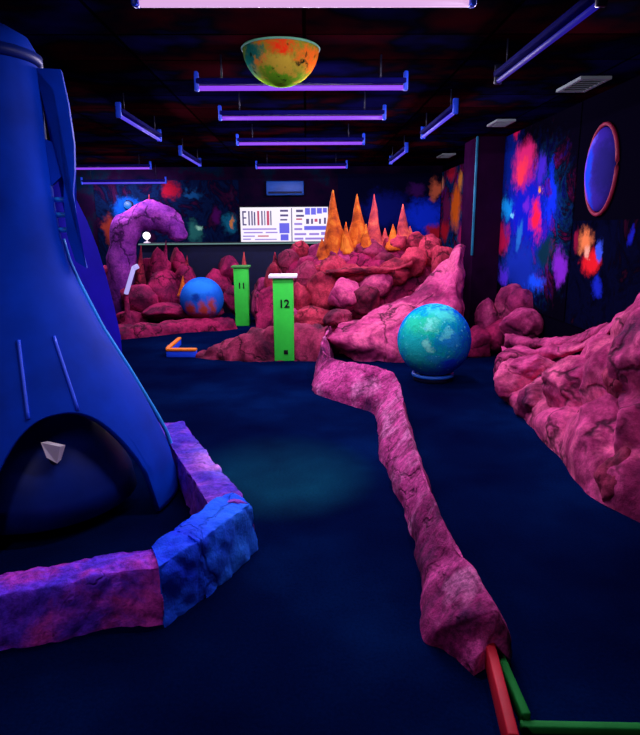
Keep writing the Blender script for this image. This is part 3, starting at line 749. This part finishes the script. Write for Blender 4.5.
lip = [[D(x, y + 8, Y), D(x, y + 4, Y - .08), D(x, y - 2, Y - .05), D(x, y - 5, Y + .15), D(x, y + 2, Y + .35)] for x, y, Y in ((505, 338, 6.5), (540, 343, 6.0), (580, 338, 5.4), (608, 324, 5.0))]
link('ledge', sweep(lip, 70, 16, .05, 3, 14, .03, 4), M['rock_pink'], bank)

# ------------------------------------------------------------------ the rocket at the left
RX, RY = -1.625, 3.35
rk = empty('rocket', (RX, RY, 0), 'big blue rocket with a flared arched base standing inside the violet rock border', 'rocket model')
prof = [(.02, 2.56), (.14, 2.545), (.22, 2.5), (.25, 2.44), (.255, 2.2), (.255, 2.0), (.26, 1.8), (.265, 1.65), (.275, 1.52), (.30, 1.38), (.34, 1.26), (.39, 1.13), (.45, .98), (.51, .86), (.58, .72), (.65, .57), (.72, .42), (.78, .28), (.82, .12), (.83, .02)]
zs = [p[1] for p in prof]
def rad_at(z):
    for (r0, z0), (r1, z1) in zip(prof, prof[1:]):
        if z1 <= z <= z0: return r0 + (r1 - r0) * (z0 - z) / (z0 - z1)
    return prof[-1][0]
ARCH = [R(-51 + 90 * k) for k in range(4)]; HW = R(33)
def arch_h(th):
    for a_ in ARCH:
        d_ = (th - a_ + math.pi) % (2 * math.pi) - math.pi
        if abs(d_) < HW: return .66 * (1 - (abs(d_) / HW) ** 2.4) ** .5
    return 0
N = 180
bm = bmesh.new(); ring_prev = None
upper = [z for z in zs if z > .75]
ROWS = 26
for row_i in range(len(upper) + ROWS):
    ring = []
    for k in range(N):
        th = 2 * math.pi * k / N
        if row_i < len(upper): z = upper[row_i]
        else:
            lo = max(arch_h(th), .02); z = .75 + (lo - .75) * (row_i - len(upper) + 1) / ROWS
        r_ = rad_at(z); ring.append(bm.verts.new((RX + r_ * math.cos(th), RY + r_ * math.sin(th), z)))
    if ring_prev:
        for k in range(N): bm.faces.new((ring_prev[k], ring_prev[(k + 1) % N], ring[(k + 1) % N], ring[k]))
    else: bm.faces.new(ring)
    ring_prev = ring
body = link('hull', bm, M['blue_paint'], rk)
sm = body.modifiers.new('thick', 'SOLIDIFY'); sm.thickness = .035; sm.offset = -1
# raised seams, then a cyan tube standing in for rim light on one edge
for a_ in ARCH:
    for s in (-1, 1):
        th = a_ + s * R(11) - R(2)
        bm = bmesh.new(); tube(bm, [(RX + (rad_at(z) + .004) * math.cos(th), RY + (rad_at(z) + .004) * math.sin(th), z) for z in [1.02 - i * (.36 / 12) for i in range(13)]], .009, 8)
        link('seam', bm, M['blue_cap'], body)
th = R(26)
bm = bmesh.new(); tube(bm, [(RX + (rad_at(z) + .006) * math.cos(th), RY + (rad_at(z) + .006) * math.sin(th), z) for z in [1.5 - i * (1.42 / 40) for i in range(41)]], .013, 8)
link('edge_rimlight', bm, M['cyan_rung_rimlight'], body)
bm = bmesh.new(); lathe(bm, [(.26, 2.37), (.275, 2.38), (.275, 2.42), (.25, 2.43)], (RX, RY, 0), 48); link('collar', bm, M['nozzle'], rk)
# upright fin with an open slot and rungs
fin_dir = Vector((math.cos(R(14)), math.sin(R(14)), 0)); fin_n = Vector((-fin_dir.y, fin_dir.x, 0))
def finpoly(P2, th_, name, mat, dirv=fin_dir, parent=rk):
    nv = Vector((-dirv.y, dirv.x, 0)); bm = bmesh.new()
    A_ = [bm.verts.new(Vector((RX, RY, z)) + dirv * r_ + nv * th_ / 2) for r_, z in P2]
    B_ = [bm.verts.new(Vector((RX, RY, z)) + dirv * r_ - nv * th_ / 2) for r_, z in P2]
    bm.faces.new(A_); bm.faces.new(B_[::-1])
    for i in range(len(P2)): bm.faces.new((A_[i], B_[i], B_[(i + 1) % len(P2)], A_[(i + 1) % len(P2)]))
    bmesh.ops.triangulate(bm, faces=[f for f in bm.faces if len(f.verts) > 4])
    return link(name, bm, mat, parent, False)
fin = finpoly([(.24, 2.36), (.365, 2.36), (.385, 2.2), (.395, 2.0), (.385, 1.86), (.365, 1.74), (.37, 1.5), (.40, 1.34), (.345, 1.38), (.315, 1.52), (.315, 1.7), (.33, 1.84), (.335, 1.95), (.33, 2.1), (.32, 2.26), (.24, 2.30)], .07, 'upright_fin', M['blue_paint'])
finpoly([(.245, 2.02), (.35, 1.98), (.35, 1.86), (.26, 1.78)], .06, 'brace', M['blue_paint'])
for z in (1.71, 1.63, 1.55):
    p = Vector((RX, RY, z)); bm = bmesh.new(); tube(bm, [p + fin_dir * .26, p + fin_dir * .35], .014, 8); link('rung', bm, M['cyan_rung_rimlight'], fin)
rd = Vector((math.cos(R(42)), math.sin(R(42)), 0))
finpoly([(.24, 1.92), (.30, 1.86), (.38, 1.74), (.44, 1.6), (.49, 1.44), (.53, 1.26), (.56, 1.08), (.585, .9), (.585, .74), (.45, .74), (.3, 1.1), (.22, 1.5)], .07, 'rear_fin', M['indigo_paint'], rd)
# nozzle underneath
bm = bmesh.new(); lathe(bm, [(.16, .72), (.18, .66), (.25, .58), (.34, .46), (.42, .32), (.47, .2), (.49, .08), (.46, .08), (.40, .3), (.12, .5)], (RX + .12, RY - .12, 0), 48)
link('nozzle', bm, M['nozzle'], rk)
bm = bmesh.new(); lathe(bm, [(.3, 0), (.3, .09), (.2, .12)], (RX + .12, RY - .12, 0), 32); link('nozzle_foot', bm, M['black'], rk)
q = D(50, 452, RY - .5)
bm = bmesh.new()
vs = [bm.verts.new(q + Vector(v)) for v in ((-.04, 0, .05), (.045, .02, .02), (.02, .02, -.07), (-.02, 0, -.03), (-.03, .05, .04), (.05, .07, .01), (.02, .07, -.07), (-.01, .05, -.03))]
for f in ((0, 1, 2, 3), (7, 6, 5, 4), (0, 4, 5, 1), (1, 5, 6, 2), (2, 6, 7, 3), (3, 7, 4, 0)): bm.faces.new([vs[i] for i in f])
link('pale_flap', bm, M['white'], rk, False)
bm = bmesh.new(); tube(bm, [q + Vector((-.005, .03, -.04)), q + Vector((-.05, .2, -.22))], .02, 8); link('flap_bracket', bm, M['dark_metal'], rk)

# violet and blue border around the rocket
kb = empty('rock_border', G(120, 600), 'violet and bright blue block border curving round the rocket base', 'rock border')
def kst(base, h, n_, w):
    p = G(*base); n_ = Vector((n_[0], n_[1], 0)).normalized()
    return [p, p + n_ * .015 + Vector((0, 0, h * .5)), p + n_ * .03 + Vector((0, 0, h * .93)), p + n_ * .06 + Vector((0, 0, h)), p + n_ * (w - .03) + Vector((0, 0, h * 1.0)), p + n_ * w + Vector((0, 0, h * .9)), p + n_ * (w + .01)]
segs = [([((-160, 690), .2), ((-70, 668), .21), ((0, 652), .22), ((60, 641), .22), ((120, 628), .23), ((164, 626), .24)], (-.3, 1), .2, 'rock_plum'),
        ([((165, 627), .25), ((185, 613), .26), ((206, 598), .26)], (-.45, 1), .22, 'rock_blue'),
        ([((207, 599), .26), ((232, 576), .26), ((258, 549), .24)], (-.8, .7), .22, 'rock_blue'),
        ([((257, 547), .24), ((240, 518), .22), ((222, 492), .2), ((205, 468), .2), ((190, 448), .2)], (-1, .0), .24, 'rock_violet')]
for i, (L_, n_, w, mt) in enumerate(segs):
    link('block', sweep([kst(b_, h, n_, w) for b_, h in L_], 26 * len(L_), 40, .012, 7, 50 + i, .014, 8), M[mt], kb)

# ------------------------------------------------------------------ world and view
w = bpy.data.worlds.new('world'); sc.world = w; w.use_nodes = True
w.node_tree.nodes['Background'].inputs[0].default_value = (.02, .015, .06, 1)
w.node_tree.nodes['Background'].inputs[1].default_value = .1
vs_ = sc.view_settings
vs_.view_transform = 'Standard'; vs_.look = 'None'; vs_.gamma = 1; vs_.use_curve_mapping = False
vs_.exposure = 0.0
